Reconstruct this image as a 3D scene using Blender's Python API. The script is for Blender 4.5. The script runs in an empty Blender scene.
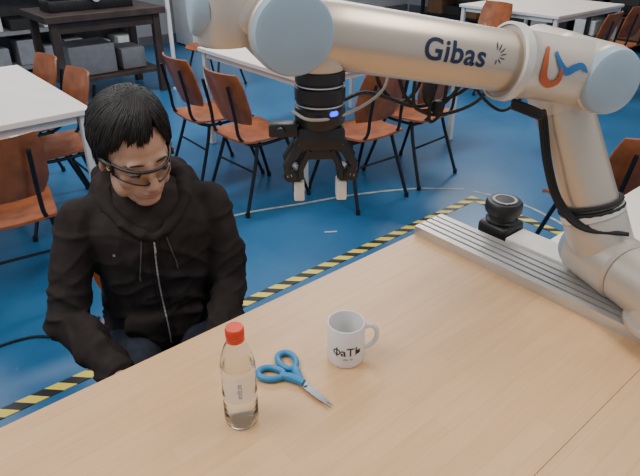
import bpy, bmesh, math, random
from mathutils import Vector, Matrix, noise
from mathutils.bvhtree import BVHTree
random.seed(7)
SC=bpy.context.scene
COL=SC.collection
V=Vector
# ------------------------------------------------------------------ materials
MATS={}
def nd(nt,t,**kw):
    n=nt.nodes.new(t)
    for k,v in kw.items(): setattr(n,k,v)
    return n
def pmat(name,col,rough=.5,metal=0.,var=.12,vscale=12,bump=0.,bscale=80,alpha=1.,trans=0.,ior=1.45,spec=.5,emit=None,estr=0,coat=0.,sheen=0.):
    if name in MATS: return MATS[name]
    m=bpy.data.materials.new(name); m.use_nodes=True; nt=m.node_tree
    b=nt.nodes['Principled BSDF']
    tc=nd(nt,'ShaderNodeTexCoord'); nz=nd(nt,'ShaderNodeTexNoise'); nz.inputs['Scale'].default_value=vscale; nz.inputs['Detail'].default_value=4
    nt.links.new(tc.outputs['Object'],nz.inputs['Vector'])
    r=nd(nt,'ShaderNodeValToRGB')
    c=V(col[:3])
    r.color_ramp.elements[0].position=.3; r.color_ramp.elements[1].position=.7
    r.color_ramp.elements[0].color=(*[max(0,x*(1-var)) for x in c],1)
    r.color_ramp.elements[1].color=(*[min(1,x*(1+var)) for x in c],1)
    nt.links.new(nz.outputs['Fac'],r.inputs['Fac']); nt.links.new(r.outputs['Color'],b.inputs['Base Color'])
    b.inputs['Roughness'].default_value=rough; b.inputs['Metallic'].default_value=metal
    b.inputs['IOR'].default_value=ior; b.inputs['Specular IOR Level'].default_value=spec
    b.inputs['Transmission Weight'].default_value=trans; b.inputs['Alpha'].default_value=alpha
    b.inputs['Coat Weight'].default_value=coat; b.inputs['Sheen Weight'].default_value=sheen
    if emit: 
        b.inputs['Emission Color'].default_value=(*emit,1); b.inputs['Emission Strength'].default_value=estr
    if bump>0:
        n2=nd(nt,'ShaderNodeTexNoise'); n2.inputs['Scale'].default_value=bscale; n2.inputs['Detail'].default_value=5
        nt.links.new(tc.outputs['Object'],n2.inputs['Vector'])
        bp=nd(nt,'ShaderNodeBump'); bp.inputs['Strength'].default_value=bump; bp.inputs['Distance'].default_value=.01
        nt.links.new(n2.outputs['Fac'],bp.inputs['Height']); nt.links.new(bp.outputs['Normal'],b.inputs['Normal'])
    MATS[name]=m; return m
# ------------------------------------------------------------------ mesh helpers
def mat_axis(p,axis,up=None):
    z=V(axis).normalized(); u=V(up) if up is not None else V((0,0,1))
    if abs(z.dot(u))>.98: u=V((1,0,0))
    x=u.cross(z).normalized(); y=z.cross(x)
    M=Matrix((x,y,z)).transposed().to_4x4(); M.translation=V(p); return M
def a_box(bm,c,s,rot=None,bev=0.,seg=2):
    M=Matrix.Translation(V(c))@(rot.to_4x4() if rot is not None else Matrix())@Matrix.Diagonal((s[0],s[1],s[2],1))
    r=bmesh.ops.create_cube(bm,size=1,matrix=M)
    if bev>0:
        es=list({e for v in r['verts'] for e in v.link_edges})
        bmesh.ops.bevel(bm,geom=es,offset=bev,segments=seg,profile=.5,affect='EDGES')
def a_ell(bm,c,r,rot=None,u=24,v=16):
    if not hasattr(r,'__len__'): r=(r,r,r)
    M=Matrix.Translation(V(c))@(rot.to_4x4() if rot is not None else Matrix())@Matrix.Diagonal((r[0],r[1],r[2],1))
    bmesh.ops.create_uvsphere(bm,u_segments=u,v_segments=v,radius=1,matrix=M)
def a_lathe(bm,prof,M,seg=32,closed=False):
    rings=[]
    for r,z in prof:
        if r<1e-6: rings.append([bm.verts.new(M@V((0,0,z)))])
        else: rings.append([bm.verts.new(M@V((r*math.cos(2*math.pi*i/seg),r*math.sin(2*math.pi*i/seg),z))) for i in range(seg)])
    pairs=list(zip(rings[:-1],rings[1:]))
    if closed: pairs.append((rings[-1],rings[0]))
    for a,b in pairs:
        if len(a)==1 and len(b)==1: continue
        for i in range(seg):
            j=(i+1)%seg
            if len(a)==1: bm.faces.new((a[0],b[j],b[i]))
            elif len(b)==1: bm.faces.new((a[i],a[j],b[0]))
            else: bm.faces.new((a[i],a[j],b[j],b[i]))
def a_cyl(bm,p0,p1,r0,r1=None,seg=20):
    p0=V(p0);p1=V(p1); r1=r0 if r1 is None else r1
    L=(p1-p0).length
    a_lathe(bm,[(0,0),(r0,0),(r1,L),(0,L)],mat_axis(p0,p1-p0),seg)
def a_cap(bm,p0,p1,r0,r1=None,seg=20):
    r1=r0 if r1 is None else r1
    a_cyl(bm,p0,p1,r0,r1,seg); a_ell(bm,p0,r0,u=seg,v=12); a_ell(bm,p1,r1,u=seg,v=12)
def smooth_path(pts,n=8):
    pts=[V(p) for p in pts]; out=[]
    P=[pts[0]*2-pts[1]]+pts+[pts[-1]*2-pts[-2]]
    for i in range(1,len(P)-2):
        for k in range(n):
            t=k/n
            out.append(.5*((2*P[i])+(-P[i-1]+P[i+1])*t+(2*P[i-1]-5*P[i]+4*P[i+1]-P[i+2])*t*t+(-P[i-1]+3*P[i]-3*P[i+1]+P[i+2])*t**3))
    out.append(pts[-1]); return out
def a_tube(bm,pts,r,seg=10,closed=False,smooth=0):
    if smooth:
        if closed:
            pts=list(pts)
            q=smooth_path([pts[-1]]+pts+[pts[0],pts[1]],smooth); pts=q[smooth:-smooth-1]
        else: pts=smooth_path(pts,smooth)
    pts=[V(p) for p in pts]; n=len(pts)
    rr=r if hasattr(r,'__len__') else [r]*n
    if len(rr)!=n: rr=[rr[min(len(rr)-1,int(i/(n-1)*(len(rr)-1)))]*(1-((i/(n-1)*(len(rr)-1))%1))+rr[min(len(rr)-1,int(i/(n-1)*(len(rr)-1))+1)]*((i/(n-1)*(len(rr)-1))%1) for i in range(n)]
    rings=[];x=None
    for i in range(n):
        if closed: t=pts[(i+1)%n]-pts[i-1]
        else: t=pts[min(i+1,n-1)]-pts[max(i-1,0)]
        t.normalize()
        if x is None:
            u=V((0,0,1)) if abs(t.z)<.9 else V((1,0,0)); x=u.cross(t).normalized()
        else: x=(x-t*x.dot(t)).normalized()
        y=t.cross(x)
        rings.append([bm.verts.new(pts[i]+rr[i]*(math.cos(2*math.pi*k/seg)*x+math.sin(2*math.pi*k/seg)*y)) for k in range(seg)])
    m=n if closed else n-1
    for i in range(m):
        a=rings[i];b=rings[(i+1)%n]
        for k in range(seg):
            j=(k+1)%seg; bm.faces.new((a[k],a[j],b[j],b[k]))
    if not closed:
        bm.faces.new(rings[0][::-1]); bm.faces.new(rings[-1])
def empty(name,loc=(0,0,0),rz=0):
    e=bpy.data.objects.new(name,None); e.location=loc; e.rotation_euler=(0,0,rz); e.empty_display_size=.1; COL.objects.link(e); return e
def fin(bm,name,mat,parent=None,ang=38,smooth=True):
    bmesh.ops.recalc_face_normals(bm,faces=bm.faces)
    me=bpy.data.meshes.new(name); bm.to_mesh(me); bm.free()
    if smooth:
        me.shade_smooth()
        if ang<180: me.set_sharp_from_angle(angle=math.radians(ang))
    if mat: me.materials.append(mat)
    o=bpy.data.objects.new(name,me); COL.objects.link(o)
    if parent: o.parent=parent
    return o
def B(): return bmesh.new()
def remesh(bm,name,mat,parent,vox,sm=4,disp=None,M=None,post=0):
    """fuse overlapping closed shapes into one continuous skin"""
    bmesh.ops.recalc_face_normals(bm,faces=bm.faces)
    me=bpy.data.meshes.new(name+'_src'); bm.to_mesh(me); bm.free()
    o=bpy.data.objects.new(name+'_src',me); COL.objects.link(o)
    md=o.modifiers.new('r','REMESH'); md.mode='VOXEL'; md.voxel_size=vox; md.use_smooth_shade=True
    s=o.modifiers.new('s','SMOOTH'); s.factor=.5; s.iterations=sm
    dg=bpy.context.evaluated_depsgraph_get(); dg.update()
    nm=bpy.data.meshes.new_from_object(o.evaluated_get(dg)); nm.name=name
    bpy.data.objects.remove(o)
    if disp:
        for f_ in disp:
            nm.update()
            ns=[v.normal.copy() for v in nm.vertices]
            for v,n_ in zip(nm.vertices,ns): v.co+=n_*f_(v.co)
    if post:
        b2=B(); b2.from_mesh(nm)
        for _ in range(post): bmesh.ops.smooth_vert(b2,verts=b2.verts,factor=.5,use_axis_x=True,use_axis_y=True,use_axis_z=True)
        b2.to_mesh(nm); b2.free()
    if M: nm.transform(M)
    nm.shade_smooth(); nm.materials.clear()
    if mat: nm.materials.append(mat)
    r=bpy.data.objects.new(name,nm); COL.objects.link(r)
    if parent: r.parent=parent
    return r
def text_mesh(txt,size,name,mat,parent,mapf,bold=0.,align='CENTER',shear=0.,space=1.):
    c=bpy.data.curves.new(name,'FONT'); c.body=txt; c.size=size; c.align_x=align; c.align_y='CENTER'; c.offset=bold; c.shear=shear; c.resolution_u=4; c.space_character=space
    o=bpy.data.objects.new(name+'_t',c); COL.objects.link(o)
    dg=bpy.context.evaluated_depsgraph_get(); dg.update()
    me=bpy.data.meshes.new_from_object(o.evaluated_get(dg)); bpy.data.objects.remove(o)
    bm=B(); bm.from_mesh(me)
    bmesh.ops.triangulate(bm,faces=bm.faces[:])
    for _ in range(3):
        lim=size*.12; es=[e for e in bm.edges if e.calc_length()>lim]
        if not es: break
        bmesh.ops.subdivide_edges(bm,edges=es,cuts=1); bmesh.ops.triangulate(bm,faces=bm.faces[:])
    for v in bm.verts: v.co=mapf(v.co.x,v.co.y)
    return fin(bm,name,mat,parent,smooth=False)

# ------------------------------------------------------------------ materials library
steel=pmat('brushed_aluminium',(.62,.61,.60),.38,.75,.08,30)
alu=pmat('profile_aluminium',(.58,.56,.53),.35,.6,.06,20)
armm=pmat('arm_silver_beige',(.55,.475,.385),.34,.6,.05,6)
castm=pmat('arm_casting',(.56,.50,.43),.40,.4,.05,8)
capm=pmat('joint_cap_blue_grey',(.30,.40,.48),.42,0,.05,10)
black=pmat('black_plastic',(.012,.012,.014),.42,0,.3,20)
rubber=pmat('black_rubber',(.008,.008,.009),.6,0,.3,40)
dmetal=pmat('dark_metal',(.03,.03,.033),.35,.6,.2,30)
plywood=pmat('chair_plywood',(.29,.085,.026),.38,0,.28,14,coat=.2)
whitet=pmat('white_laminate',(.80,.74,.66),.45,0,.04,5)
whitep=pmat('white_paint_metal',(.66,.66,.64),.4,0,.05,8)
skin=pmat('skin',(.44,.265,.185),.55,0,.06,30,bump=.04,bscale=300,spec=.3)
lipm=pmat('lips',(.36,.175,.14),.5,0,.08,60)
hairm=pmat('black_hair',(.010,.008,.008),.5,0,.4,60,spec=.35)
hood=pmat('black_hoodie_cotton',(.029,.0235,.022),.95,0,.2,25,bump=.08,bscale=350,sheen=0,spec=.1)
jean=pmat('dark_jeans',(.02,.025,.04),.9,0,.3,40,bump=.2,bscale=400)
shirt=pmat('dark_tshirt',(.01,.01,.012),.9,0,.2,40)

# ------------------------------------------------------------------ floor
def floor_mat():
    m=bpy.data.materials.new('blue_painted_floor'); m.use_nodes=True; nt=m.node_tree; b=nt.nodes['Principled BSDF']
    tc=nd(nt,'ShaderNodeTexCoord')
    n1=nd(nt,'ShaderNodeTexNoise'); n1.inputs['Scale'].default_value=1.1; n1.inputs['Detail'].default_value=8; n1.inputs['Roughness'].default_value=.65
    n2=nd(nt,'ShaderNodeTexNoise'); n2.inputs['Scale'].default_value=40; n2.inputs['Detail'].default_value=6
    for n in (n1,n2): nt.links.new(tc.outputs['Object'],n.inputs['Vector'])
    r=nd(nt,'ShaderNodeValToRGB'); r.color_ramp.elements[0].position=.3; r.color_ramp.elements[1].position=.75
    r.color_ramp.elements[0].color=(.014,.090,.215,1); r.color_ramp.elements[1].color=(.030,.160,.320,1)
    nt.links.new(n1.outputs['Fac'],r.inputs['Fac'])
    r2=nd(nt,'ShaderNodeValToRGB'); r2.color_ramp.elements[0].position=.66; r2.color_ramp.elements[1].position=.78
    r2.color_ramp.elements[0].color=(0,0,0,1); r2.color_ramp.elements[1].color=(.5,.5,.5,1)
    nt.links.new(n2.outputs['Fac'],r2.inputs['Fac'])
    mx=nd(nt,'ShaderNodeMixRGB'); mx.inputs['Color2'].default_value=(.10,.25,.42,1)
    nt.links.new(r2.outputs['Color'],mx.inputs['Fac']); nt.links.new(r.outputs['Color'],mx.inputs['Color1'])
    nt.links.new(mx.outputs['Color'],b.inputs['Base Color'])
    mr=nd(nt,'ShaderNodeMapRange'); mr.inputs['To Min'].default_value=.22; mr.inputs['To Max'].default_value=.42
    nt.links.new(n1.outputs['Fac'],mr.inputs['Value']); nt.links.new(mr.outputs['Result'],b.inputs['Roughness'])
    return m
bm=B(); a_box(bm,(3.0,2.5,-.05),(12.4,11.4,.1)); fin(bm,'floor',floor_mat(),smooth=False)
wallm=pmat('wall_paint_grey',(.36,.36,.37),.8,0,.05,3)
bm=B(); a_box(bm,(3.0,8.1,1.5),(12.4,.2,3.0)); fin(bm,'wall_north',wallm,smooth=False)
bm=B(); a_box(bm,(9.1,2.4,1.5),(.2,11.2,3.0)); fin(bm,'wall_east',wallm,smooth=False)
bm=B(); a_box(bm,(3.0,7.985,.06),(12,.03,.12)); fin(bm,'baseboard_north',pmat('baseboard',(.12,.12,.13),.6),smooth=False)
bm=B(); a_box(bm,(8.985,2.4,.06),(.03,11,.12)); fin(bm,'baseboard_east',MATS['baseboard'],smooth=False)

# floor tape
def tape_mat():
    m=bpy.data.materials.new('hazard_tape'); m.use_nodes=True; nt=m.node_tree; b=nt.nodes['Principled BSDF']
    tc=nd(nt,'ShaderNodeTexCoord'); sp=nd(nt,'ShaderNodeSeparateXYZ'); nt.links.new(tc.outputs['Object'],sp.inputs[0])
    ad=nd(nt,'ShaderNodeMath',operation='ADD'); nt.links.new(sp.outputs[0],ad.inputs[0]); nt.links.new(sp.outputs[1],ad.inputs[1])
    mu=nd(nt,'ShaderNodeMath',operation='MULTIPLY'); mu.inputs[1].default_value=9.5; nt.links.new(ad.outputs[0],mu.inputs[0])
    fr=nd(nt,'ShaderNodeMath',operation='FRACT'); nt.links.new(mu.outputs[0],fr.inputs[0])
    gt=nd(nt,'ShaderNodeMath',operation='GREATER_THAN'); gt.inputs[1].default_value=.5; nt.links.new(fr.outputs[0],gt.inputs[0])
    mx=nd(nt,'ShaderNodeMixRGB'); mx.inputs['Color1'].default_value=(.75,.58,.08,1); mx.inputs['Color2'].default_value=(.015,.015,.015,1)
    nt.links.new(gt.outputs[0],mx.inputs['Fac']); nt.links.new(mx.outputs['Color'],b.inputs['Base Color']); b.inputs['Roughness'].default_value=.4
    return m
bm=B(); a_box(bm,(.6,1.92,.0015),(4.6,.055,.003)); a_box(bm,(2.925,.9,.0015),(.055,2.1,.003))
fin(bm,'hazard_floor_tape',tape_mat(),smooth=False)
# worn painted arc
def ribbon(bm,pts,w,z=.002):
    p=smooth_path([V((x,y,z)) for x,y in pts],10); prev=None
    for i in range(len(p)):
        t=(p[min(i+1,len(p)-1)]-p[max(i-1,0)]).normalized(); s=V((-t.y,t.x,0))*w*.5
        cur=(bm.verts.new(p[i]+s),bm.verts.new(p[i]-s))
        if prev: bm.faces.new((prev[0],prev[1],cur[1],cur[0]))
        prev=cur
worn=pmat('worn_paint',(.38,.40,.38),.6,0,.35,18)
bm=B(); ribbon(bm,[(1.5,2.74),(1.75,2.68),(2.02,2.58),(2.3,2.49),(2.54,2.385),(2.75,2.27),(2.86,2.18),(3.0,2.05)],.022); ribbon(bm,[(3.02,1.99),(3.08,1.8),(3.09,1.65),(3.07,1.5),(3.02,1.3)],.022)
ribbon(bm,[(1.42,2.3),(1.38,2.36),(1.33,2.38)],.03); ribbon(bm,[(.1,2.5),(.2,2.45)],.03); ribbon(bm,[(1.9,2.2),(1.96,2.16)],.015)
fin(bm,'worn_floor_line',worn,smooth=False)

# ------------------------------------------------------------------ wooden worktable
def wood_mat():
    m=bpy.data.materials.new('beech_butcher_block'); m.use_nodes=True; nt=m.node_tree; b=nt.nodes['Principled BSDF']
    tc=nd(nt,'ShaderNodeTexCoord')
    br=nd(nt,'ShaderNodeTexBrick'); br.offset=.37; br.inputs['Scale'].default_value=1
    br.inputs['Color1'].default_value=(.66,.39,.185,1); br.inputs['Color2'].default_value=(.70,.43,.215,1); br.inputs['Mortar'].default_value=(.61,.35,.165,1)
    br.inputs['Mortar Size'].default_value=.0007; br.inputs['Brick Width'].default_value=.42; br.inputs['Row Height'].default_value=.043; br.inputs['Bias'].default_value=0
    nt.links.new(tc.outputs['Object'],br.inputs['Vector'])
    mp=nd(nt,'ShaderNodeMapping'); mp.inputs['Scale'].default_value=(4,60,4); nt.links.new(tc.outputs['Object'],mp.inputs['Vector'])
    nz=nd(nt,'ShaderNodeTexNoise'); nz.inputs['Scale'].default_value=1.5; nz.inputs['Detail'].default_value=6; nt.links.new(mp.outputs[0],nz.inputs['Vector'])
    r=nd(nt,'ShaderNodeValToRGB'); r.color_ramp.elements[0].position=.3; r.color_ramp.elements[1].position=.75
    r.color_ramp.elements[0].color=(.93,.91,.89,1); r.color_ramp.elements[1].color=(1.04,1.035,1.03,1)
    nt.links.new(nz.outputs['Fac'],r.inputs['Fac'])
    mx=nd(nt,'ShaderNodeMixRGB',blend_type='MULTIPLY'); mx.inputs['Fac'].default_value=1
    nt.links.new(br.outputs['Color'],mx.inputs['Color1']); nt.links.new(r.outputs['Color'],mx.inputs['Color2'])
    nt.links.new(mx.outputs['Color'],b.inputs['Base Color']); b.inputs['Roughness'].default_value=.42
    b.inputs['Coat Weight'].default_value=.15; b.inputs['Coat Roughness'].default_value=.35
    return m
wood=wood_mat()
wt=empty('wooden_worktable')
bm=B(); a_box(bm,(.17,.63,.732),(2.34,.71,.036),bev=.0015); a_box(bm,(.17,-.08,.732),(2.34,.709,.036),bev=.0015)
fin(bm,'tabletop',wood,wt,smooth=False)
bm=B()
for x in (-.93,1.28):
    for y in (-.37,.92): a_box(bm,(x,y,.357),(.06,.06,.714),bev=.004)
a_box(bm,(.17,-.37,.67),(2.2,.03,.08)); a_box(bm,(-.93,.27,.67),(.03,1.28,.08)); a_box(bm,(1.28,.27,.67),(.03,1.28,.08))
fin(bm,'leg_frame',dmetal,wt,smooth=False)

# ------------------------------------------------------------------ aluminium rail on table
rl=empty('aluminium_rail')
bm=B()
W=.124;H=.028;n=5;pts=[(0,0),(0,H)]
step=W/n
for i in range(n):
    x0=i*step; 
    if i>0: pts+= [(x0-.004,H),(x0-.004,H-.012),(x0+.004,H-.012),(x0+.004,H)]
pts+=[(W,H),(W,0)]
fr=[bm.verts.new((1.212+x,.985,.75+z)) for x,z in pts]; bk=[bm.verts.new((1.212+x,-.2,.75+z)) for x,z in pts]
for i in range(len(pts)):
    j=(i+1)%len(pts); bm.faces.new((fr[i],fr[j],bk[j],bk[i]))
bm.faces.new(fr); bm.faces.new(bk[::-1])
fin(bm,'slotted_profile',alu,rl,smooth=False)

# robot stand table
st=empty('robot_stand_table')
bm=B(); a_box(bm,(1.86,.14,.735),(1.03,1.12,.03),bev=.004); a_box(bm,(1.41,.79,.735),(.13,.19,.03),bev=.004); fin(bm,'white_top',whitet,st)
bm=B()
for x in (1.42,2.3):
    for y in (-.36,.62): a_box(bm,(x,y,.36),(.05,.05,.72),bev=.004)
fin(bm,'steel_legs',steel,st)
mp_=empty('robot_mounting_plate')
bm=B(); a_box(bm,(1.392,.56,.767),(.092,.40,.033),bev=.004); a_box(bm,(1.392,.16,.7665),(.09,.38,.032),bev=.004); fin(bm,'white_bar',pmat('plate_offwhite',(.72,.68,.62),.45),mp_)

# ------------------------------------------------------------------ safety laser scanner
ls=empty('laser_scanner')
M=Matrix.Translation((1.405,.815,.75))
bm=B(); a_box(bm,(1.405,.815,.775),(.10,.10,.05),bev=.012,seg=3); a_lathe(bm,[(0,.05),(.046,.05),(.048,.056),(.040,.062),(.040,.076),(.052,.082),(.054,.09),(.054,.108),(.048,.116),(.03,.118),(0,.118)],M,32)
fin(bm,'scanner_body',black,ls)
bm=B(); a_lathe(bm,[(.034,.1182),(.036,.1195),(.028,.1195),(.028,.118)],M,28); a_box(bm,(1.38,.79,.8695),(.012,.004,.002)); fin(bm,'scanner_emblem',pmat('grey_print',(.3,.3,.3),.5),ls)

# ------------------------------------------------------------------ robot arm
rb=empty('robot_arm')
nrm=V((-.388,-.922,0)).normalized()
Wp=V((.628,.835,1.431)); Ep=V((1.249,.574,1.302)); E2=Ep-nrm*.135; Sp=V((1.340,.478,.85))
def housing(bm,c,ax,r,L):
    a_lathe(bm,[(0,-L/2),(r*.9,-L/2),(r,-L/2+.008),(r,L/2-.008),(r*.9,L/2),(0,L/2)],mat_axis(c,ax),40)
def cap(bm,c,ax,r,t=.02):
    a_lathe(bm,[(0,-.005),(r,-.005),(r,t*.45),(r*.95,t*.8),(r*.82,t),(r*.3,t+.002),(0,t+.002)],mat_axis(c,ax),40)
bms=B(); bmc=B(); bmt=B(); bmr=B()
# forearm
ax=(Ep-Wp); L=ax.length; MF=mat_axis(Wp,ax)
a_lathe(bmt,[(0,.02),(.052,.02),(.058,.05),(.0605,.10),(.0605,L-.19),(0,L-.19)],MF,48)
a_lathe(bms,[(0,L-.225),(.071,L-.225),(.074,L-.22),(.074,L-.205),(.070,L-.198),(.068,L-.18),(.067,L-.08),(.068,L-.02),(.06,L+.03),(.03,L+.055),(0,L+.06)],MF,48)
a_lathe(bmr,[(.072,L-.230),(.0775,L-.228),(.0775,L-.210),(.072,L-.208)],MF,48,closed=True)
# elbow
housing(bms,Ep-nrm*.01,nrm,.073,.13); cap(bmc,Ep+nrm*.055,nrm,.069,.022)
housing(bms,E2-nrm*.005,nrm,.075,.13); cap(bmc,E2-nrm*.07,-nrm,.068,.02)
# upper arm
ax2=Sp-E2; L2=ax2.length; MU=mat_axis(E2,ax2)
a_lathe(bms,[(0,-.02),(.05,-.02),(.07,.02),(.072,.09),(.068,.115),(0,.115)],MU,48)
a_lathe(bmt,[(0,.1),(.066,.1),(.066,L2-.11),(0,L2-.11)],MU,48)
a_lathe(bms,[(0,L2-.12),(.069,L2-.12),(.074,L2-.11),(.074,L2-.04),(.06,L2+.01),(0,L2+.02)],MU,48)
a_lathe(bmr,[(.065,L2-.135),(.0755,L2-.135),(.0755,L2-.118),(.065,L2-.118)],MU,48,closed=True)
# shoulder
housing(bms,Sp,nrm,.078,.15); cap(bmc,Sp-nrm*.078,-nrm,.07,.02)
Bp=Sp+nrm*.205; housing(bms,Sp+nrm*.16,nrm,.074,.17); cap(bmc,Sp+nrm*.247,nrm,.07,.02)
bx,by=Bp.x,Bp.y
a_lathe(bms,[(0,.785),(.085,.785),(.087,.79),(.087,.80),(.078,.805),(.073,.85),(0,.85)],Matrix.Translation((bx,by,0)),40)
# wrist
housing(bms,Wp-nrm*.01,nrm,.072,.125); cap(bmc,Wp+nrm*.052,nrm,.070,.022)
dd=V((.922,-.388,0)).normalized()
W2=Wp-nrm*.02-dd*.10+V((0,0,.035))
housing(bms,Wp-dd*.055+V((0,0,.02))-nrm*.02,dd,.05,.10)
housing(bms,W2,V((0,0,1)),.052,.12); cap(bmc,W2-dd*.035-V((0,0,.0)),-dd,.045,.025)
G=V((.686,.809,0))
a_lathe(bms,[(0,1.45),(.045,1.45),(.05,1.40),(.048,1.366),(.044,1.357),(0,1.357)],Matrix.Translation(G),36)
fin(bms,'joint_housings',castm,rb); fin(bmt,'arm_tubes',armm,rb); fin(bmc,'joint_caps',capm,rb); fin(bmr,'joint_rings',pmat('ring_light',(.62,.60,.56),.4,.2),rb)
# lettering wrapped on the forearm
a=ax.normalized(); camp=V((0,0,1.6))
def wrap(s,r,lift,ang):
    P=Wp+a*s; v=camp-P; v=(v-a*v.dot(a)).normalized(); w=a.cross(v)
    if w.z<0: w=-w
    def f(x,y):
        th=y/r+ang
        return P+a*x+(r+lift)*(math.cos(th)*v+math.sin(th)*w)
    return f
navy=pmat('logo_navy',(.012,.022,.07),.4); red=pmat('logo_orange_red',(.46,.095,.025),.4); blu=pmat('logo_blue',(.02,.14,.36),.4)
text_mesh('Gibas',.056,'lettering_navy',navy,rb,wrap(.310,.0605,.0010,.02),bold=.0010,space=1.06)
f=wrap(.398,.0605,.0014,.16)
def strip2d(bm,f,pts,w):
    p=smooth_path([V((x,y,0)) for x,y in pts],6); prev=None
    for i in range(len(p)):
        t=(p[min(i+1,len(p)-1)]-p[max(i-1,0)]).normalized(); k=math.sin(math.pi*min(.999,max(.08,i/(len(p)-1))))**.5
        s=V((-t.y,t.x,0))*w*.5*k
        q=(p[i]+s,p[i]-s); cur=tuple(bm.verts.new(f(v.x,v.y)) for v in q)
        if prev: bm.faces.new((prev[0],prev[1],cur[1],cur[0]))
        prev=cur
bm=B()
for i in range(7):
    th=-1.5+i*.5; strip2d(bm,f,[(.022*math.cos(th)*.4,.022*math.sin(th)*.4),(.022*math.cos(th),.022*math.sin(th)+.004)],.0022)
fin(bm,'lettering_emblem',navy,rb,smooth=False)
f=wrap(L-.140,.0685,.0022,.02)
bm=B(); strip2d(bm,f,[(-.034,.040),(-.040,.012),(-.036,-.018),(-.016,-.032),(.002,-.022),(.0,.004)],.016); fin(bm,'logo_red_swoosh',red,rb,smooth=False)
bm=B(); strip2d(bm,f,[(-.016,.032),(-.004,.010),(.014,-.003),(.032,.006),(.050,.012),(.066,.0)],.015); fin(bm,'logo_blue_swoosh',blu,rb,smooth=False)
# cables on arm
bm=B()
def Pm(t,off,base=E2,axis=ax2): return base+axis*t+V(off)
side=ax2.normalized().cross(nrm)
if side.dot(V((.763,-.647,0)))>0: side=-side
for k in range(3):
    o=.007*k
    a_tube(bm,[Ep-a*.19+V((0,0,-.076-o)),Ep-a*.13+nrm*.02+V((0,0,-.088-o)),Pm(.18,nrm*.05+side*(.085+o)),Pm(.42,nrm*.03+side*(.095+o)),Pm(.62,nrm*.02+side*(.088+o)),Pm(.74,nrm*.05+side*(.06+o)),Pm(.80,nrm*.09+side*-.02)],.005,8,smooth=8)
for t_ in (.70,.73):
    c=E2+ax2*t_; Mx=mat_axis(c,ax2+nrm*.05*L2)
    a_tube(bm,[Mx@V((.0715*math.cos(x*.3142),.0715*math.sin(x*.3142),.01*math.sin(x*.3142))) for x in range(20)],.006,8,closed=True)
# hanging loops behind forearm
def cw(x,f_,z): x-=.05; return V((.763*x+.647*f_,-.647*x+.763*f_,z))
a_tube(bm,[cw(.08,1.10,1.28),cw(.14,1.2,1.275),cw(.2,1.25,1.25),cw(.27,1.27,1.225),cw(.35,1.27,1.25),cw(.43,1.26,1.30),cw(.52,1.24,1.26)],.0045,8,smooth=8)
a_tube(bm,[cw(.16,1.2,1.36),cw(.18,1.24,1.28),cw(.23,1.27,1.235),cw(.27,1.28,1.27),cw(.27,1.27,1.34)],.0045,8,smooth=8)
a_tube(bm,[cw(.2,1.2,1.36),cw(.24,1.25,1.25),cw(.31,1.27,1.205),cw(.40,1.26,1.24),cw(.43,1.24,1.32)],.004,8,smooth=8)
a_tube(bm,[cw(.25,1.2,1.34),cw(.26,1.25,1.23),cw(.32,1.27,1.225),cw(.37,1.26,1.29)],.004,8,smooth=8)
a_tube(bm,[cw(.29,1.25,1.34),cw(.295,1.26,1.25),cw(.30,1.27,1.19),cw(.325,1.27,1.215),cw(.33,1.26,1.30)],.004,8,smooth=8)
a_tube(bm,[cw(.36,1.25,1.33),cw(.40,1.26,1.26),cw(.46,1.27,1.215),cw(.50,1.26,1.25),cw(.52,1.24,1.30)],.0035,8,smooth=8)
a_ell(bm,cw(.29,1.265,1.265),(.014,.014,.035)); a_box(bm,cw(.315,1.265,1.225),(.02,.02,.03),bev=.004)
fin(bm,'cable_bundle',rubber,rb)
bm=B(); a_tube(bm,[cw(.0,1.02,1.29),cw(.03,1.0,1.28),cw(.08,1.03,1.275),cw(.14,1.1,1.28),cw(.18,1.15,1.30),cw(.19,1.18,1.34)],.003,8,smooth=8); fin(bm,'grey_sensor_cable',pmat('grey_cable',(.35,.33,.3),.6),rb)

# ---- gripper
gr=empty('robot_gripper')
MG=Matrix.Translation(G)
bm=B()
a_lathe(bm,[(0,1.352),(.042,1.352),(.043,1.348),(.043,1.335),(.040,1.333),(.040,1.328),(.044,1.326),(.044,1.305),(.041,1.302),(.041,1.296),(.044,1.294),(.044,1.27),(.038,1.262),(0,1.262)],MG,40)
gd=V((.80,-.60,0)).normalized(); gn=V((0,0,1)).cross(gd)
RG=Matrix((gd,gn,V((0,0,1)))).transposed()
def gp(u,v,z): return G+gd*u+gn*v+V((0,0,z))
a_box(bm,gp(0,0,1.245),(.085,.062,.04),RG,bev=.008); a_box(bm,gp(0,0,1.222),(.06,.05,.03),RG,bev=.006)
for s in (-1,1):
    for v in (-.022,.022):
        a_cyl(bm,gp(s*.035,v-.006,1.235),gp(s*.035,v+.006,1.235),.012)
        a_tube(bm,[gp(s*.035,v,1.235),gp(s*.060,v,1.200),gp(s*.055,v,1.178)],[.009,.008,.009],8)
        a_cyl(bm,gp(s*.056,v-.006,1.182),gp(s*.056,v+.006,1.182),.011)
        a_tube(bm,[gp(s*.02,v,1.225),gp(s*.036,v,1.192),gp(s*.036,v,1.174)],[.006,.006,.006],8)
    a_box(bm,gp(s*.046,0,1.180),(.032,.046,.018),RG,bev=.004)
    a_box(bm,gp(s*.043,0,1.162),(.016,.028,.036),RG,bev=.003)
fin(bm,'gripper_body',black,gr)
bm=B()
for s in (-1,1): a_box(bm,gp(s*.039,-.002,1.148),(.019,.031,.036),RG,bev=.003)
fin(bm,'fingertip_pads',pmat('fingertip_offwhite',(.70,.66,.60),.5),gr)
bm=B()
for z in (1.33,1.299): a_lathe(bm,[(.0405,z-.001),(.0418,z-.001),(.0418,z+.001),(.0405,z+.001)],MG,40,closed=True)
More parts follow.
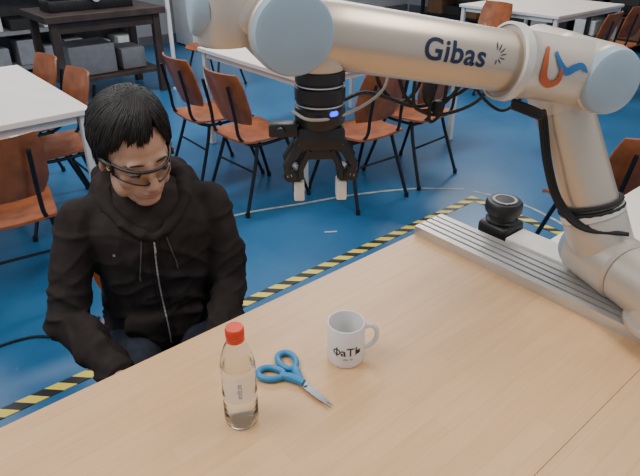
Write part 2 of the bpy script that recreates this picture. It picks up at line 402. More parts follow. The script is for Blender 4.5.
for v in (-.022,.022):
    for s in (-1,1): a_cyl(bm,gp(s*.056,v-.0075,1.182),gp(s*.056,v+.0075,1.182),.004); a_cyl(bm,gp(s*.035,v-.0075,1.235),gp(s*.035,v+.0075,1.235),.004)
fin(bm,'gripper_bolts_rings',steel,gr)
vc=(camp-G); vc.z=0; vc.normalize(); 
bm=B()
for an in (28,33,38): 
    q=Matrix.Rotation(math.radians(an),3,'Z')@vc; a_ell(bm,G+q*.0425+V((0,0,1.290)),(.005,.005,.0045))
fin(bm,'status_led',pmat('blue_led',(.01,.05,1),.3,emit=(.003,.035,1),estr=3),gr)
bm=B(); a_box(bm,gp(-.065,-.02,1.262),(.05,.03,.022),RG,bev=.004); a_cyl(bm,gp(-.07,-.035,1.262),gp(-.07,-.045,1.262),.008); fin(bm,'camera_module',black,gr)
pv=V((G.x,G.y,1.356)); gr.matrix_world=Matrix.Translation(pv)@Matrix.Diagonal((1.08,1.08,1.16,1))@Matrix.Translation(-V((G.x,G.y,1.352)))

# ------------------------------------------------------------------ mug
mg=empty('coffee_mug')
MC=V((.675,.710,.75)); cer=pmat('white_ceramic',(.74,.73,.71),.22,0,.02,8,coat=.3)
bm=B(); R=.0405;Hh=.097
a_lathe(bm,[(0,.003),(.033,.003),(.034,0),(.0375,0),(.0398,.004),(R,.012),(R,Hh-.002),(R-.0012,Hh),(R-.0028,Hh),(R-.004,Hh-.003),(R-.004,.012),(R-.008,.007),(0,.006)],Matrix.Translation(MC),56)
hd=V((.86,-.50,0)).normalized()
a_tube(bm,[MC+hd*(R-.002)+V((0,0,.078)),MC+hd*(R+.014)+V((0,0,.080)),MC+hd*(R+.026)+V((0,0,.068)),MC+hd*(R+.028)+V((0,0,.050)),MC+hd*(R+.022)+V((0,0,.034)),MC+hd*(R+.008)+V((0,0,.024)),MC+hd*(R-.002)+V((0,0,.022))],.0055,12,smooth=6)
fin(bm,'mug_body',cer,mg)
def mwrap(x,y):
    th0=math.atan2(-MC.y,-MC.x)+.12; th=th0+x/R
    return MC+V(((R+.0008)*math.cos(th),(R+.0008)*math.sin(th),.045+y))
# hand-built phi (ring + bar) followed by lettering
bm=B(); prev=None
for i in range(29):
    t=2*math.pi*i/28; cur=(bm.verts.new(mwrap(-.0235+.0085*math.cos(t),.0075*math.sin(t))),bm.verts.new(mwrap(-.0235+.0058*math.cos(t),.0052*math.sin(t))))
    if prev: bm.faces.new((prev[0],prev[1],cur[1],cur[0]))
    prev=cur
vs=[bm.verts.new(mwrap(x,y)) for x,y in ((-.0248,-.0115),(-.0222,-.0115),(-.0222,.0115),(-.0248,.0115))]; bm.faces.new(vs)
fin(bm,'mug_print_phi',black,mg,smooth=False)
text_mesh('aT\u042C',.029,'mug_print',black,mg,lambda x,y:mwrap(x+.009,y),bold=.0002)
text_mesh('coffee  lab',.0055,'mug_small_print',black,mg,lambda x,y:mwrap(x,y-.018))

# ------------------------------------------------------------------ bottle
bt=empty('water_bottle'); BC=V((.405,.709,.75)); MB=Matrix.Translation(BC)
pet=pmat('clear_pet',(.93,.95,.96),.08,0,.01,5,trans=1.,ior=1.15)
prof=[(0,.004),(.018,.003),(.027,0),(.031,.003),(.0325,.012)]
z=.02
while z<.062: prof+= [(.0325,z),(.0315,z+.004),(.0325,z+.008)]; z+=.011
prof+=[(.033,.068),(.033,.072),(.0318,.076),(.0318,.122),(.033,.126),(.033,.130),(.032,.138),(.029,.158),(.022,.178),(.0155,.190),(.0135,.196),(.0135,.203)]
bm=B(); a_lathe(bm,prof+[(.0122,.203),(.0122,.196),(.0142,.189),(.0208,.177),(.0278,.157),(.0306,.137),(.0306,.077),(.031,.014),(.026,.003),(0,.0055)],MB,40); fin(bm,'bottle_shell',pet,bt,ang=60)
bm=B(); a_lathe(bm,[(0,.0065),(.025,.005),(.0303,.014),(.0303,.12),(.0300,.136),(0,.136)],MB,40); fin(bm,'water',pmat('water',(.96,.98,1),.02,0,.005,5,trans=1.,ior=1.1),bt,ang=60)
bm=B()
pr=[(0,.200),(.0155,.200)]+[(.0162,.203),(.0162,.217),(.0152,.220),(0,.220)]
a_lathe(bm,pr,MB,32)
for i in range(32):
    th=i*math.pi/16; a_box(bm,BC+V((.0162*math.cos(th),.0162*math.sin(th),.210)),(.0012,.0012,.013),Matrix.Rotation(th,3,'Z'))
a_lathe(bm,[(.0140,.192),(.0165,.192),(.0165,.1985),(.0140,.1985)],MB,32,closed=True)
fin(bm,'bottle_cap',pmat('red_cap',(.68,.06,.025),.4),bt)
lab=pmat('label_print',(.60,.64,.70),.4,0,.05,9,alpha=.30)
bm=B()
a0=math.atan2(-BC.y,-BC.x)
for i in range(16):
    t0=a0-1.0+i*.12; t1=t0+.12
    vs=[bm.verts.new(BC+V((.0336*math.cos(t),.0336*math.sin(t),zz))) for t,zz in ((t0,.070),(t1,.070),(t1,.13),(t0,.13))]; bm.faces.new(vs)
bmesh.ops.remove_doubles(bm,verts=bm.verts,dist=1e-5)
fin(bm,'bottle_label',lab,bt)
def bwrap(x,y):
    th=a0+.05+x/.034; return BC+V((.0342*math.cos(th),.0342*math.sin(th),.100+y))
text_mesh('acqua',.015,'label_text',pmat('label_ink',(.15,.20,.36),.5),bt,lambda x,y:bwrap(y,-x),bold=.0002)

# ------------------------------------------------------------------ scissors
sx=empty('scissors')
sb=pmat('blue_handle',(.03,.22,.45),.4,0,.08,20); blade=pmat('scissor_steel',(.30,.30,.32),.3,.9,.05,30)
def T(x,y,z=.0): return V((x+.004,y-.012,.7505+z))
def flat(bm,pts,z0,z1):
    a_=[bm.verts.new(T(x,y,z0)) for x,y in pts]; b_=[bm.verts.new(T(x,y,z1)) for x,y in pts]
    bm.faces.new(a_); bm.faces.new(b_[::-1])
    for i in range(len(pts)):
        j=(i+1)%len(pts); bm.faces.new((a_[i],a_[j],b_[j],b_[i]))
bm=B()
flat(bm,[(.541,.728),(.553,.724),(.5555,.69),(.5535,.632),(.5525,.629),(.5475,.66),(.541,.69)],.004,.0055)
flat(bm,[(.535,.722),(.549,.729),(.552,.70),(.5505,.66),(.546,.629),(.5445,.629),(.539,.665),(.537,.70)],.0058,.0073)
a_cyl(bm,T(.545,.706,.002),T(.545,.706,.0095),.0045)
fin(bm,'blades',blade,sx,smooth=False)
bm=B()
def loop(cx,cy,rx,ry,ang,tail):
    c,s=math.cos(ang),math.sin(ang); p=[]
    for i in range(20):
        t=i*math.pi/10; x=rx*math.cos(t); y=ry*math.sin(t)*(1+.15*math.cos(t)); p.append(T(cx+c*x-s*y,cy+s*x+c*y,.0075))
    a_tube(bm,p,.0070,10,closed=True)
    a_tube(bm,tail,[.0080,.010,.0075],10,smooth=5)
loop(.511,.778,.027,.017,2.3,[T(.522,.760,.0078),T(.535,.742,.0078),T(.546,.712,.0078)])
loop(.561,.787,.028,.018,1.35,[T(.560,.762,.0078),T(.553,.745,.0078),T(.544,.716,.0078)])
fin(bm,'handles',sb,sx)

# ------------------------------------------------------------------ chairs (shared meshes)
def chair_meshes():
    out={}
    def shell(fn,nu,nv,th):
        bm=B(); g=[[bm.verts.new(fn(u/(nu-1),v/(nv-1))) for v in range(nv)] for u in range(nu)]
        for i in range(nu-1):
            for j in range(nv-1): bm.faces.new((g[i][j],g[i+1][j],g[i+1][j+1],g[i][j+1]))
        bmesh.ops.recalc_face_normals(bm,faces=bm.faces)
        bmesh.ops.solidify(bm,geom=bm.faces[:],thickness=th)
        return bm
    def seat(u,v):
        x=(u-.5)*2; y=v
        w=.205*(1-.10*y)*(1-.25*max(0,abs(y-.5)*2-.8)**1*1.5)
        zz=.445-.018*math.sin(math.pi*min(1,y*1.05))*(1-x*x*.6)-.035*max(0,(.18-y)/.18)**2+.012*x*x
        return V((x*w,-.21+.42*y,zz))
    o=fin(shell(seat,13,13,.012),'chair_seat_mesh',plywood); out['seat']=o.data; bpy.data.objects.remove(o)
    def back(u,v):
        x=(u-.5)*2; 
        w=.19*(1-.35*max(0,v-.75)**1.3*2.2)*(1-.5*max(0,.25-v)*1.5)
        return V((x*w,.19+.09*v-.045*x*x+.0,.54+.30*v))
    o=fin(shell(back,13,11,.011),'chair_back_mesh',plywood); out['back']=o.data; bpy.data.objects.remove(o)
    bm=B()
    for s in (-1,1):
        a_tube(bm,[(s*.21,-.24,.011),(s*.18,-.14,.30),(s*.165,-.10,.412)],.011,8,smooth=4)
        a_tube(bm,[(s*.21,.25,.011),(s*.18,.15,.30),(s*.165,.12,.412)],.011,8,smooth=4)
        a_tube(bm,[(s*.165,-.15,.421),(s*.165,0,.412),(s*.16,.14,.42),(s*.13,.215,.47),(s*.125,.235,.60),(s*.125,.27,.78)],.010,8,smooth=4)
        for y in (-.24,.25): a_cyl(bm,(s*.211,y,0),(s*.209,y*.99,.03),.014)
    a_tube(bm,[(-.165,-.11,.405),(.165,-.11,.405)],.009,8); a_tube(bm,[(-.165,.12,.405),(.165,.12,.405)],.009,8)
    a_tube(bm,[(-.187,.165,.26),(.187,.165,.26)],.007,8)
    o=fin(bm,'chair_frame_mesh',dmetal); out['frame']=o.data; bpy.data.objects.remove(o)
    return out
CM=chair_meshes()
def chair(x,y,deg):
    e=empty('plywood_chair',(x,y,0),math.radians(deg))
    for k in ('seat','back','frame'):
        o=bpy.data.objects.new(k,CM[k]); COL.objects.link(o); o.parent=e
    return e
for c in [(.43,2.70,172),(.84,3.38,-90),(.83,3.88,-88),(1.90,3.36,88),(1.91,2.86,92),(2.42,2.48,178),(2.95,2.50,184),(3.12,5.4,-70),(5.2,3.6,-95),(5.6,2.7,-175),(6.3,2.75,175),(2.55,.98,150)]: chair(*c)

# ------------------------------------------------------------------ white tables
def wtable(x0,x1,y0,y1):
    e=empty('white_table'); bm=B(); a_box(bm,((x0+x1)/2,(y0+y1)/2,.735),(x1-x0,y1-y0,.03),bev=.004); fin(bm,'table_top',whitet,e,smooth=False)
    bm=B()
    for x in (x0+.04,x1-.04):
        for y in (y0+.04,y1-.04): a_box(bm,(x,y,.36),(.04,.04,.72),bev=.004)
    a_box(bm,((x0+x1)/2,y0+.04,.70),(x1-x0-.15,.025,.04)); a_box(bm,((x0+x1)/2,y1-.04,.70),(x1-x0-.15,.025,.04))
    a_box(bm,(x0+.04,(y0+y1)/2,.70),(.025,y1-y0-.15,.04)); a_box(bm,(x1-.04,(y0+y1)/2,.70),(.025,y1-y0-.15,.04))
    fin(bm,'table_legs',whitep,e,smooth=False)
wtable(-.7,.96,2.92,4.2); wtable(2.15,3.75,2.70,3.95); wtable(5.6,7.0,3.0,4.2)

# ------------------------------------------------------------------ brown workbench with machine
wb=empty('wooden_workbench'); dk=pmat('dark_brown_wood',(.045,.028,.022),.5,0,.3,8)
bm=B(); a_box(bm,(2.15,5.95,.80),(1.15,.75,.06),bev=.004); a_box(bm,(2.15,5.65,.72),(1.0,.04,.10)); a_box(bm,(2.15,5.95,.22),(1.0,.6,.03))
for x in (1.66,2.64):
    for y in (5.65,6.25): a_box(bm,(x,y,.385),(.07,.07,.77),bev=.004)
fin(bm,'bench_frame',dk,wb,smooth=False)
bm=B(); a_box(bm,(2.0,5.95,.38),(.45,.4,.28),bev=.01); a_box(bm,(2.42,5.95,.34),(.25,.35,.20),bev=.01); fin(bm,'stored_grey_cases',pmat('case_grey',(.18,.18,.19),.6),wb)
mc=empty('bench_lathe_machine')
bm=B(); a_box(bm,(2.1,5.95,.88),(.8,.3,.10),bev=.01); a_box(bm,(1.85,5.95,1.0),(.22,.26,.18),bev=.015); a_box(bm,(2.4,5.95,.98),(.12,.2,.12),bev=.01); a_box(bm,(2.12,5.93,.96),(.16,.24,.08),bev=.008)
a_cyl(bm,(1.96,5.95,1.02),(2.05,5.95,1.02),.06); a_cyl(bm,(2.30,5.95,1.0),(2.36,5.95,1.0),.02); a_cyl(bm,(2.12,5.80,.95),(2.12,5.74,.95),.035)
fin(bm,'machine_body',dmetal,mc)
bm=B(); a_box(bm,(1.85,5.815,1.0),(.1,.01,.08)); a_cyl(bm,(2.12,5.74,.95),(2.12,5.73,.95),.045); fin(bm,'machine_panel',steel,mc)
po=empty('white_support_pole'); bm=B(); a_cyl(bm,(2.765,5.60,.01),(2.765,5.60,2.9),.022); a_cyl(bm,(2.765,5.60,0),(2.765,5.60,.015),.04); fin(bm,'pole_tube',whitep,po)
# window + grey cabinets on north wall
wn=empty('window_1'); bm=B()
a_box(bm,(2.5,7.975,1.7),(2.6,.05,.06)); a_box(bm,(2.5,7.975,2.9),(2.6,.05,.06))
for x in (1.2,2.07,2.93,3.8): a_box(bm,(x,7.975,2.3),(.06,.05,1.2))
fin(bm,'window_frame',whitep,wn,smooth=False)
bm=B(); a_box(bm,(2.5,7.985,2.3),(2.5,.01,1.15)); fin(bm,'window_glass',pmat('window_pane',(.6,.68,.75),.1),wn,smooth=False)
rd=empty('grey_storage_shelf'); bm=B(); gs=pmat('shelf_grey',(.22,.22,.23),.6)
for x in (.3,1.25,2.2,3.15): a_box(bm,(x,7.6,.6),(.04,.5,1.2))
for z in (.06,.45,.85,1.2): a_box(bm,(1.725,7.6,z),(2.87,.5,.035))
a_box(bm,(1.725,7.84,.6),(2.85,.02,1.2))
fin(bm,'shelf_frame',gs,rd,smooth=False)
cols=[pmat('box_grey',(.25,.25,.27),.6),pmat('box_black',(.02,.02,.02),.6),pmat('box_tan',(.40,.27,.14),.7),pmat('box_white',(.6,.6,.58),.6),pmat('box_brown',(.14,.07,.035),.7)]
bbs=[B() for _ in cols]
for z in (.08,.47,.87):
    x=.36
    while x<3.0:
        w=random.uniform(.12,.3); h=random.uniform(.1,.28); a_box(bbs[random.choice((0,0,1,3))],(x+w/2,7.58,z+h/2),(w,.35,h),bev=.006,seg=1); x+=w+random.uniform(.03,.15)
for b_,c_ in zip(bbs,cols):
    if len(b_.verts): fin(b_,'stored_boxes',c_,rd,smooth=False)
cb=empty('white_cabinet'); bm=B(); a_box(bm,(4.4,7.6,.55),(.9,.5,1.06),bev=.01); a_box(bm,(4.4,7.345,.55),(.01,.012,1.0)); fin(bm,'cabinet_body',whitep,cb)
bm=B(); a_box(bm,(4.35,7.335,.6),(.015,.02,.12)); a_box(bm,(4.45,7.335,.6),(.015,.02,.12)); a_box(bm,(4.4,7.6,.01),(.85,.45,.02)); fin(bm,'cabinet_handles',dmetal,cb)

# ------------------------------------------------------------------ storage racks on the east wall
rk=empty('storage_rack'); bm=B()
for y in (-.5,1.0,2.5,4.0,5.5,7.0):
    for x in (8.3,8.85): a_box(bm,(x,y,1.0),(.05,.05,2.0))
for z in (.12,.55,.98,1.42,1.95): a_box(bm,(8.575,3.25,z),(.6,7.55,.03))
fin(bm,'rack_frame',dmetal,rk,smooth=False)
bbs=[B() for _ in cols]
for z in (.135,.565,.995,1.435):
    y=-.4
    while y<6.8:
        w=random.uniform(.12,.42); h=random.uniform(.12,.34); d=random.uniform(.3,.5)
        a_box(bbs[random.choice((0,1,1,1,2,3,4,4))],(8.56,y+w/2,z+h/2),(d,w,h),bev=.006,seg=1); y+=w+random.uniform(.02,.15)
for b_,c_ in zip(bbs,cols): fin(b_,'stored_boxes',c_,rk,smooth=False)
# floor cable by the man
cbm=B(); a_tube(cbm,[(-.35,2.1,.006),(-.05,2.25,.006),(.15,2.32,.006),(.32,2.30,.006),(.45,2.2,.006),(.6,2.25,.006)],.006,8,smooth=8); fin(cbm,'floor_cable',rubber)

# ------------------------------------------------------------------ MAN
mx,my=.530,1.322; rz=math.radians(-20.3)
man=empty('seated_man',(mx,my,0),rz)
def a_rings(bm,rings,seg=36):
    rs=[]
    for (cx,cy,z,hw,hd_) in rings:
        rs.append([bm.verts.new((cx+hw*math.copysign(abs(math.cos(t))**.85,math.cos(t)),cy+hd_*math.copysign(abs(math.sin(t))**.85,math.sin(t)),z)) for t in [2*math.pi*i/seg for i in range(seg)]])
    for a_,b_ in zip(rs[:-1],rs[1:]):
        for i in range(seg):
            j=(i+1)%seg; bm.faces.new((a_[i],a_[j],b_[j],b_[i]))
    bm.faces.new(rs[0][::-1]); bm.faces.new(rs[-1])
def fold(co):
    # thin-cloth folds: narrow creases, stronger near elbows/waist
    w1=noise.noise(co*5+V((7,3,1)))*.5
    n1=(1-abs(noise.noise(V((co.x*6+co.z*6+w1,co.y*6,co.z*9+w1))))*2.2)
    n2=(1-abs(noise.noise(V((co.x*12-co.z*9+5,co.y*10,co.z*17+3))))*2.2)
    s=max(0,n1)**4*.0085+max(0,n2)**4*.0048
    k=.6+.8*math.exp(-((co.z-.68)/.13)**2)+(.25 if abs(co.x)>.15 else 0)
    if co.z>.93: k*=.45
    return s*k-.003
# hoodie: torso + both sleeves in one skin
bm=B()
a_rings(bm,[(0,.05,.47,.165,.125),(0,.05,.52,.170,.138),(0,.045,.60,.156,.135),(0,.035,.68,.150,.130),(0,.022,.76,.153,.128),(0,.012,.84,.162,.124),(0,.006,.89,.166,.116),(0,.008,.93,.155,.100),(0,.012,.965,.122,.084),(0,.012,.990,.085,.070),(0,.01,1.00,.06,.055)])
SHL={-1:(V((-.170,.008,.918)),V((-.236,-.090,.685)),V((-.135,-.265,.640))),1:(V((.160,.008,.918)),V((.186,-.060,.69)),V((.105,-.270,.640)))}
for s,(a_,b_,c_) in SHL.items():
    a_cap(bm,a_,a_.lerp(b_,.5)+V((s*.008,0,0)),.059,.054); a_cap(bm,a_.lerp(b_,.5)+V((s*.008,0,0)),b_,.054,.049)
    a_cap(bm,b_,b_.lerp(c_,.55),.050,.043); a_cap(bm,b_.lerp(c_,.55),c_,.043,.037)
    a_cap(bm,V((s*.06,.02,.965)),a_,.042,.052)
    a_lathe(bm,[(0,-.012),(.040,-.012),(.042,0),(.040,.02),(0,.02)],mat_axis(c_,c_-b_),24)
a_box(bm,(0,-.092,.60),(.21,.03,.12),bev=.012)
hoodie=remesh(bm,'hoodie',hood,man,.0055,4,[fold],post=1)
# hood fabric lying around the neck: rolled edges converging at the zip, bag at the back
bm=B(); hp=[];hr=[]
for i in range(21):
    t=-math.pi/2+ (2*math.pi)*(i/20)
    b=(math.sin(t)+1)/2
    x=math.cos(t)*(.085+.030*b); y=math.sin(t)*.100+.004
    hp.append(V((x,y-.018*(1-b),.900+.115*b**.62))); hr.append(.011+.019*b**.7)
for i in range(20): a_cap(bm,hp[i],hp[i+1],hr[i],hr[i+1],16)
for s in (-1,1):
    a_cap(bm,V((s*.105,.055,.985)),V((s*.130,.02,.958)),.030,.020); a_cap(bm,V((s*.09,.10,.985)),V((s*.06,.15,.93)),.04,.035)
a_ell(bm,(0,.120,.965),(.118,.055,.08)); a_ell(bm,(0,.155,.91),(.09,.035,.08))
remesh(bm,'hood_collar',hood,man,.005,4,[lambda c:max(0,1-abs(noise.noise(c*14))*2)**3*.006-.002],post=1)
# zip
bvh=BVHTree.FromPolygons([v.co.copy() for v in hoodie.data.vertices],[list(p.vertices) for p in hoodie.data.polygons])
def front(x,z):
    h=bvh.ray_cast(V((x,-.6,z)),V((0,1,0)))
    return h[0] if h[0] else V((x,-.12,z))
zp=[front(.004*math.sin(z*14),z)+V((0,-.0015,0)) for z in [.900-.0102*i for i in range(34)]]
for _ in range(4):
    for i in range(1,len(zp)-1): zp[i].y=min(zp[i].y,(zp[i-1].y+zp[i].y+zp[i+1].y)/3)
bm=B()
for a_,b_ in zip(zp[:-1],zp[1:]):
    d=(b_-a_); a_box(bm,(a_+b_)/2,(.0038,.003,d.length*.85),mat_axis((0,0,0),d,up=(0,-1,0)).to_3x3())
a_box(bm,zp[2]+V((0,-.004,-.012)),(.005,.002,.018),bev=.0008)
fin(bm,'zip',pmat('zip_metal',(.42,.40,.37),.4,.4),man,smooth=False)
# placket seams either side of the zip
bm=B()
for s in (-1,1):
    a_tube(bm,[p+V((s*.014,-.0003,0)) if False else front(p.x+s*.014,p.z)+V((0,-.0006,0)) for p in zp[1:]],.0012,6)
fin(bm,'placket_seams',pmat('seam_dark',(.012,.010,.010),.9),man)
bm=B()
for s,zl in ((-1,.79),(1,.81)):
    pts=[front(s*(.030+.003*k),.895-k*(.895-zl)/6)+V((0,-.003,0)) for k in range(7)]
    a_tube(bm,pts,.0018,8,smooth=3)
    a_cyl(bm,pts[-1],pts[-1]+V((0,0,-.012)),.0024)
fin(bm,'drawstrings',pmat('cord_dark',(.07,.062,.058),.8),man)
bm=B(); q=front(-.10,.855); a_box(bm,q+V((0,-.001,0)),(.006,.002,.006)); fin(bm,'chest_logo',pmat('logo_white',(.25,.25,.25),.6),man,smooth=False)
# trousers
bm=B()
a_ell(bm,(0,.045,.535),(.155,.125,.085))
KN={-1:V((-.13,-.40,.535)),1:V((.12,-.41,.535))}; AN={-1:V((-.13,-.36,.12)),1:V((.12,-.38,.12))}
for s in (-1,1):
    hip=V((s*.080,.03,.535)); a_cap(bm,hip,hip.lerp(KN[s],.5),.078,.070); a_cap(bm,hip.lerp(KN[s],.5),KN[s],.070,.058)
    a_cap(bm,KN[s],KN[s].lerp(AN[s],.35),.058,.058); a_cap(bm,KN[s].lerp(AN[s],.35),AN[s],.058,.045)
remesh(bm,'trousers',jean,man,.009,5,[lambda c:noise.noise(c*16)*.005])
bm=B()
for s in (-1,1):
    A=AN[s]; a_cap(bm,A+V((0,0,-.03)),A+V((0,.005,-.07)),.042,.040); a_cap(bm,A+V((0,.02,-.078)),A+V((s*.012,-.15,-.09)),.038,.030); a_ell(bm,A+V((s*.014,-.15,-.09)),(.042,.05,.028))
remesh(bm,'shoes',pmat('shoe_leather',(.03,.028,.028),.5),man,.006,4)
bm=B()
for s in (-1,1):
    A=AN[s]; a_box(bm,A+V((s*.008,-.06,-.111)),(.085,.27,.018),bev=.008)
fin(bm,'shoe_soles',pmat('sole_white',(.5,.5,.48),.6),man)
# hands
def hand(s):
    c_=SHL[s][2]; b_=SHL[s][1]; d=V(((-s)*.25,-.95,-.12)).normalized()
    bm=B(); 
    X=V((1,0,0)); X=(X-d*X.dot(d)).normalized(); Z=X.cross(d)
    if Z.z<0: Z=-Z
    o=c_+V((0,-.005,-.002))
    def P(x,y,z): return o+X*x+d*y+Z*z
    a_cap(bm,P(0,-.05,0),P(0,.02,0),.026,.025)
    for x in (-.026,-.009,.009,.026): a_cap(bm,P(x*.7,.025,0),P(x,.088,.002-abs(x)*.1),.016,.0125)
    for x,l in ((-.030,.85),(-.010,.97),(.010,1.0),(.029,.80)) if s>0 else ((.030,.85),(.010,.97),(-.010,1.0),(-.029,.80)):
        k0=P(x,.090,.002);k1=P(x*1.1,.090+.038*l,-.004);k2=P(x*1.12,.090+.060*l,-.016);k3=P(x*1.12,.090+.074*l,-.032)
        a_cap(bm,k0,k1,.0098,.0088,12);a_cap(bm,k1,k2,.0088,.008,12);a_cap(bm,k2,k3,.008,.0068,12)
    ti=-s
    a_cap(bm,P(ti*.02,.03,-.004),P(ti*.043,.062,-.010),.0155,.011,12); a_cap(bm,P(ti*.043,.062,-.010),P(ti*.050,.092,-.016),.0105,.0085,12)
    remesh(bm,'left_hand' if s>0 else 'right_hand',skin,man,.003,2)
hand(1); hand(-1)

# ---- head (local space, faces -Y), then posed
hr_=Matrix.Translation((-.012,-.050,1.108))@Matrix.Rotation(math.radians(19),4,'Z')@Matrix.Rotation(math.radians(20),4,'X')@Matrix.Rotation(math.radians(-4),4,'Y')@Matrix.Scale(1.05,4)
head=empty('head'); head.parent=man; head.matrix_local=hr_
bm=B()
a_ell(bm,(0,.015,.035),(.074,.092,.084)); a_ell(bm,(0,-.022,.0),(.067,.064,.075)); a_ell(bm,(0,-.026,-.045),(.060,.056,.062))
a_ell(bm,(0,-.060,-.094),(.032,.024,.019)); a_ell(bm,(0,-.045,-.080),(.044,.036,.030))
for s in (-1,1):
    a_ell(bm,(s*.044,-.014,-.062),(.020,.044,.036),Matrix.Rotation(s*.2,3,'Z'))
    a_ell(bm,(s*.036,-.054,-.026),(.026,.019,.028)); a_ell(bm,(s*.028,-.071,.025),(.021,.010,.008))
    a_ell(bm,(s*.0115,-.094,-.034),(.0080,.010,.0075))
    a_ell(bm,(s*.074,.008,-.008),(.008,.018,.030),Matrix.Rotation(s*.35,3,'Z')); 
    a_ell(bm,(s*.031,-.071,.004),(.0165,.014,.0125))
a_cap(bm,(0,-.080,.020),(0,-.090,.0),.008,.0085); a_cap(bm,(0,-.090,.0),(0,-.102,-.028),.0085,.0120)
a_ell(bm,(0,-.068,-.055),(.038,.020,.034))
a_ell(bm,(0,-.0885,-.0565),(.021,.0065,.0048)); a_ell(bm,(0,-.0875,-.0670),(.018,.0068,.0056))
hm=remesh(bm,'face_and_skull',skin,head,.0027,8)
me=hm.data; me.materials.append(lipm)
for p in me.polygons:
    c=p.center
    if abs(c.x)<.020-abs(c.z+.062)*1.1 and -.0725<c.z<-.0515 and c.y<-.084 and p.normal.y<-.1: p.material_index=1
# neck (man space)
bm=B(); a_cap(bm,(0,.014,.93),hr_@V((0,.018,-.045)),.054,.052); a_ell(bm,(0,-.01,.94),(.062,.05,.03)); remesh(bm,'neck',skin,man,.006,3)
bm=B(); a_rings(bm,[(0,0,.88,.10,.095),(0,.0,.915,.088,.085),(0,.003,.955,.074,.072)],28); fin(bm,'tshirt_collar',shirt,man)
# eyes
bm=B(); bi=B(); bl=B()
for s in (-1,1):
    a_ell(bm,(s*.031,-.0765,.000),(.0125,.0100,.0034)); a_ell(bi,(s*.031+.002,-.0850,-.0012),(.0050,.0025,.0028))
    a_tube(bl,[(s*.031-.013,-.078,.001),(s*.031-.006,-.0868,.0040),(s*.031+.006,-.0868,.0040),(s*.031+.013,-.078,.001)],.0015,6,smooth=4)
    a_tube(bl,[(s*.014,-.0835,.0245),(s*.026,-.0835,.0285),(s*.040,-.0770,.0270),(s*.052,-.0640,.0215)],[.0012,.0022,.0020,.0010],8,smooth=5)
fin(bm,'eye_whites',pmat('eye_white',(.42,.38,.35),.4),head); fin(bi,'irises',pmat('iris',(.01,.006,.004),.3),head); fin(bl,'eyebrows_lashes',hairm,head)
# hair
bm=B(); a_ell(bm,(0,.026,.048),(.080,.090,.084)); a_ell(bm,(0,.055,-.005),(.074,.056,.060)); 
remesh(bm,'hair_cap',hairm,head,.005,3)
cu=bpy.data.curves.new('hair_strands','CURVE'); cu.dimensions='3D'; cu.bevel_depth=.0021; cu.bevel_resolution=1; cu.use_fill_caps=True
C0=V((0,.024,.044)); RA=V((.086,.099,.094))
px=.022
for i in range(4200):
    az=random.uniform(-math.pi,math.pi)          # 0 = front
    aa=abs(az)
    cl=int((az+3.2)*10)   # locks move together
    ln=noise.noise(V((cl*1.7,3.3,0)))*14
    if aa<.5: end=math.radians(66+ln+random.uniform(-6,5)) 
    elif aa<1.1: end=math.radians(72+(aa-.5)/.6*50+ln*.6+random.uniform(-6,6))
    else: end=math.radians(random.uniform(122,144)+ln*.4)
    lift=random.uniform(.955,1.03); st_=math.radians(random.uniform(0,34))
    sp=cu.splines.new('POLY'); N=9; sp.points.add(N-1)
    tw=random.uniform(-.06,.06)+(-.22 if az<.35 else .12)*(1 if aa<1.3 else 0)
    for k in range(N):
        u=k/(N-1); th=st_+(end-st_)*u; z2=az+tw*u
        p=C0+V((RA.x*math.sin(th)*math.sin(z2),-RA.y*math.sin(th)*math.cos(z2),RA.z*math.cos(th)))*lift
        p.x+=px*(1-math.sin(th)) if th<1.57 else 0
        if th>1.57:
            e=th-1.57; p=C0+V((RA.x*math.sin(z2)*(1-.10*e),-RA.y*math.cos(z2)*(1-.20*e),-RA.z*e*.85))*lift
        p+=V((noise.noise(V((cl*.77,k*.35,0))),noise.noise(V((cl*.77,k*.35,5))),0))*.008*u+V((noise.noise(V((i*.37,k*.4,0))),noise.noise(V((i*.37,k*.4,5))),0))*.003
        sp.points[k].co=(*p,1); sp.points[k].radius=(1.0-.8*u**2)*random.uniform(.8,1.1)
ho=bpy.data.objects.new('hair_strands',cu); COL.objects.link(ho); ho.parent=head; cu.materials.append(hairm)
# safety glasses (part of outfit)
bm=B()
def gl(t,z,r=1.0): return V((.0735*r*math.sin(t),.004-.104*r*math.cos(t),z))
n_=26; lens=[]
for i in range(n_+1):
    t=-1.15+2.3*i/n_; k=abs(t)/1.15
    zt=.018-.004*k; zb=-.022+.006*k+.014*math.exp(-(t/.13)**2)
    lens.append((gl(t,zt),gl(t,(zt+zb)/2,1.02),gl(t,zb)))
vs=[[bm.verts.new(p) for p in l] for l in lens]
for a_,b_ in zip(vs[:-1],vs[1:]):
    for j in (0,1): bm.faces.new((a_[j],a_[j+1],b_[j+1],b_[j]))
lm=bpy.data.materials.new('clear_tinted_lens'); lm.use_nodes=True; nt=lm.node_tree; nt.nodes.clear()
o_=nd(nt,'ShaderNodeOutputMaterial'); mxs=nd(nt,'ShaderNodeMixShader'); tr=nd(nt,'ShaderNodeBsdfTransparent'); gg=nd(nt,'ShaderNodeBsdfGlossy'); nz=nd(nt,'ShaderNodeTexNoise'); rp=nd(nt,'ShaderNodeValToRGB')
rp.color_ramp.elements[0].color=(.97,.93,.83,1); rp.color_ramp.elements[1].color=(.99,.97,.92,1); nt.links.new(nz.outputs['Fac'],rp.inputs['Fac']); nt.links.new(rp.outputs['Color'],tr.inputs['Color'])
gg.inputs['Roughness'].default_value=.12; mxs.inputs[0].default_value=.06
nt.links.new(tr.outputs[0],mxs.inputs[1]); nt.links.new(gg.outputs[0],mxs.inputs[2]); nt.links.new(mxs.outputs[0],o_.inputs[0])
fin(bm,'glasses_lens',lm,head,ang=180)
bm=B()
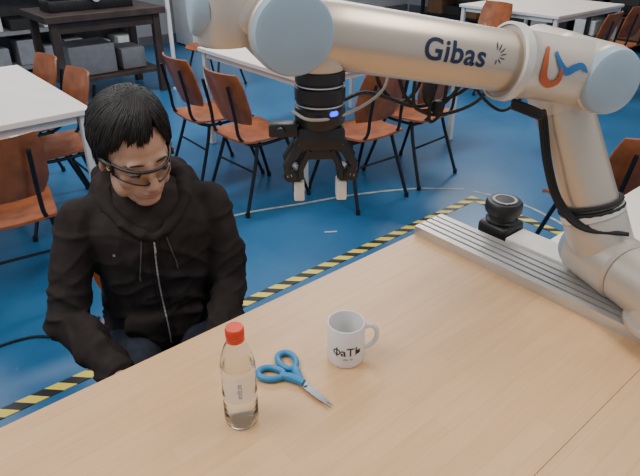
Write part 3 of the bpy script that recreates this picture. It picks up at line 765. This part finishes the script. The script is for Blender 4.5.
a_tube(bm,[l[0] for l in lens],.0036,8); a_tube(bm,[l[2] for l in lens],.0019,8)
for s in (-1,1):
    a_tube(bm,[gl(s*1.15,.008),V((s*.077,-.02,.010)),V((s*.082,.01,.010)),V((s*.080,.03,-.004))],[.0055,.006,.004,.003],8,smooth=5)
    a_tube(bm,[gl(s*1.15,.014),gl(s*1.15,-.016)],.0036,8)
    a_box(bm,V((s*.0735,-.034,.004)),(.008,.022,.016),bev=.002)
fin(bm,'glasses_frame',black,head)
bm=B()
for s in (-1,1): a_box(bm,V((s*.0765,-.040,.006)),(.005,.012,.003),bev=.001)
fin(bm,'glasses_accent',pmat('orange_accent',(.55,.2,.04),.4),head)
# man's chair
F=V((math.sin(rz),-math.cos(rz),0)); c=V((mx,my,0))-F*.055
chair(c.x,c.y,math.degrees(rz))

# ------------------------------------------------------------------ lights
w=bpy.data.worlds.new('world'); SC.world=w; w.use_nodes=True; w.node_tree.nodes['Background'].inputs[0].default_value=(.84,.90,1.0,1); w.node_tree.nodes['Background'].inputs[1].default_value=.58
def area(loc,tgt,size,pw,col,sy=None):
    l=bpy.data.lights.new('ceiling_light','AREA'); l.energy=pw; l.color=col; l.size=size
    if sy: l.shape='RECTANGLE'; l.size_y=sy
    o=bpy.data.objects.new('ceiling_light',l); o.location=loc; o.rotation_euler=(V(tgt)-V(loc)).to_track_quat('-Z','Y').to_euler(); COL.objects.link(o)
area((-.5,1.5,2.7),(.1,1.0,.75),1.2,38,(1,.95,.88))
area((1.8,.2,3.1),(1.0,.6,.75),1.6,32,(1,.93,.83),.5)
area((3.2,3.4,3.1),(3.2,3.4,0),2.2,80,(.97,.98,1),.5)
area((1.0,5.0,3.1),(1.0,5.0,0),2.2,60,(.97,.98,1),.5)
area((6.5,4.5,3.1),(6.5,4.5,0),2.2,70,(1,.96,.9),.5)
# ------------------------------------------------------------------ camera
cam=bpy.data.cameras.new('camera'); co=bpy.data.objects.new('camera',cam); COL.objects.link(co)
cam.sensor_width=36; cam.lens=36*576/640; cam.shift_y=-14/640; cam.clip_start=.05
co.location=(0,0,1.6); co.rotation_euler=(math.radians(62),0,math.radians(-40.3)); SC.camera=co
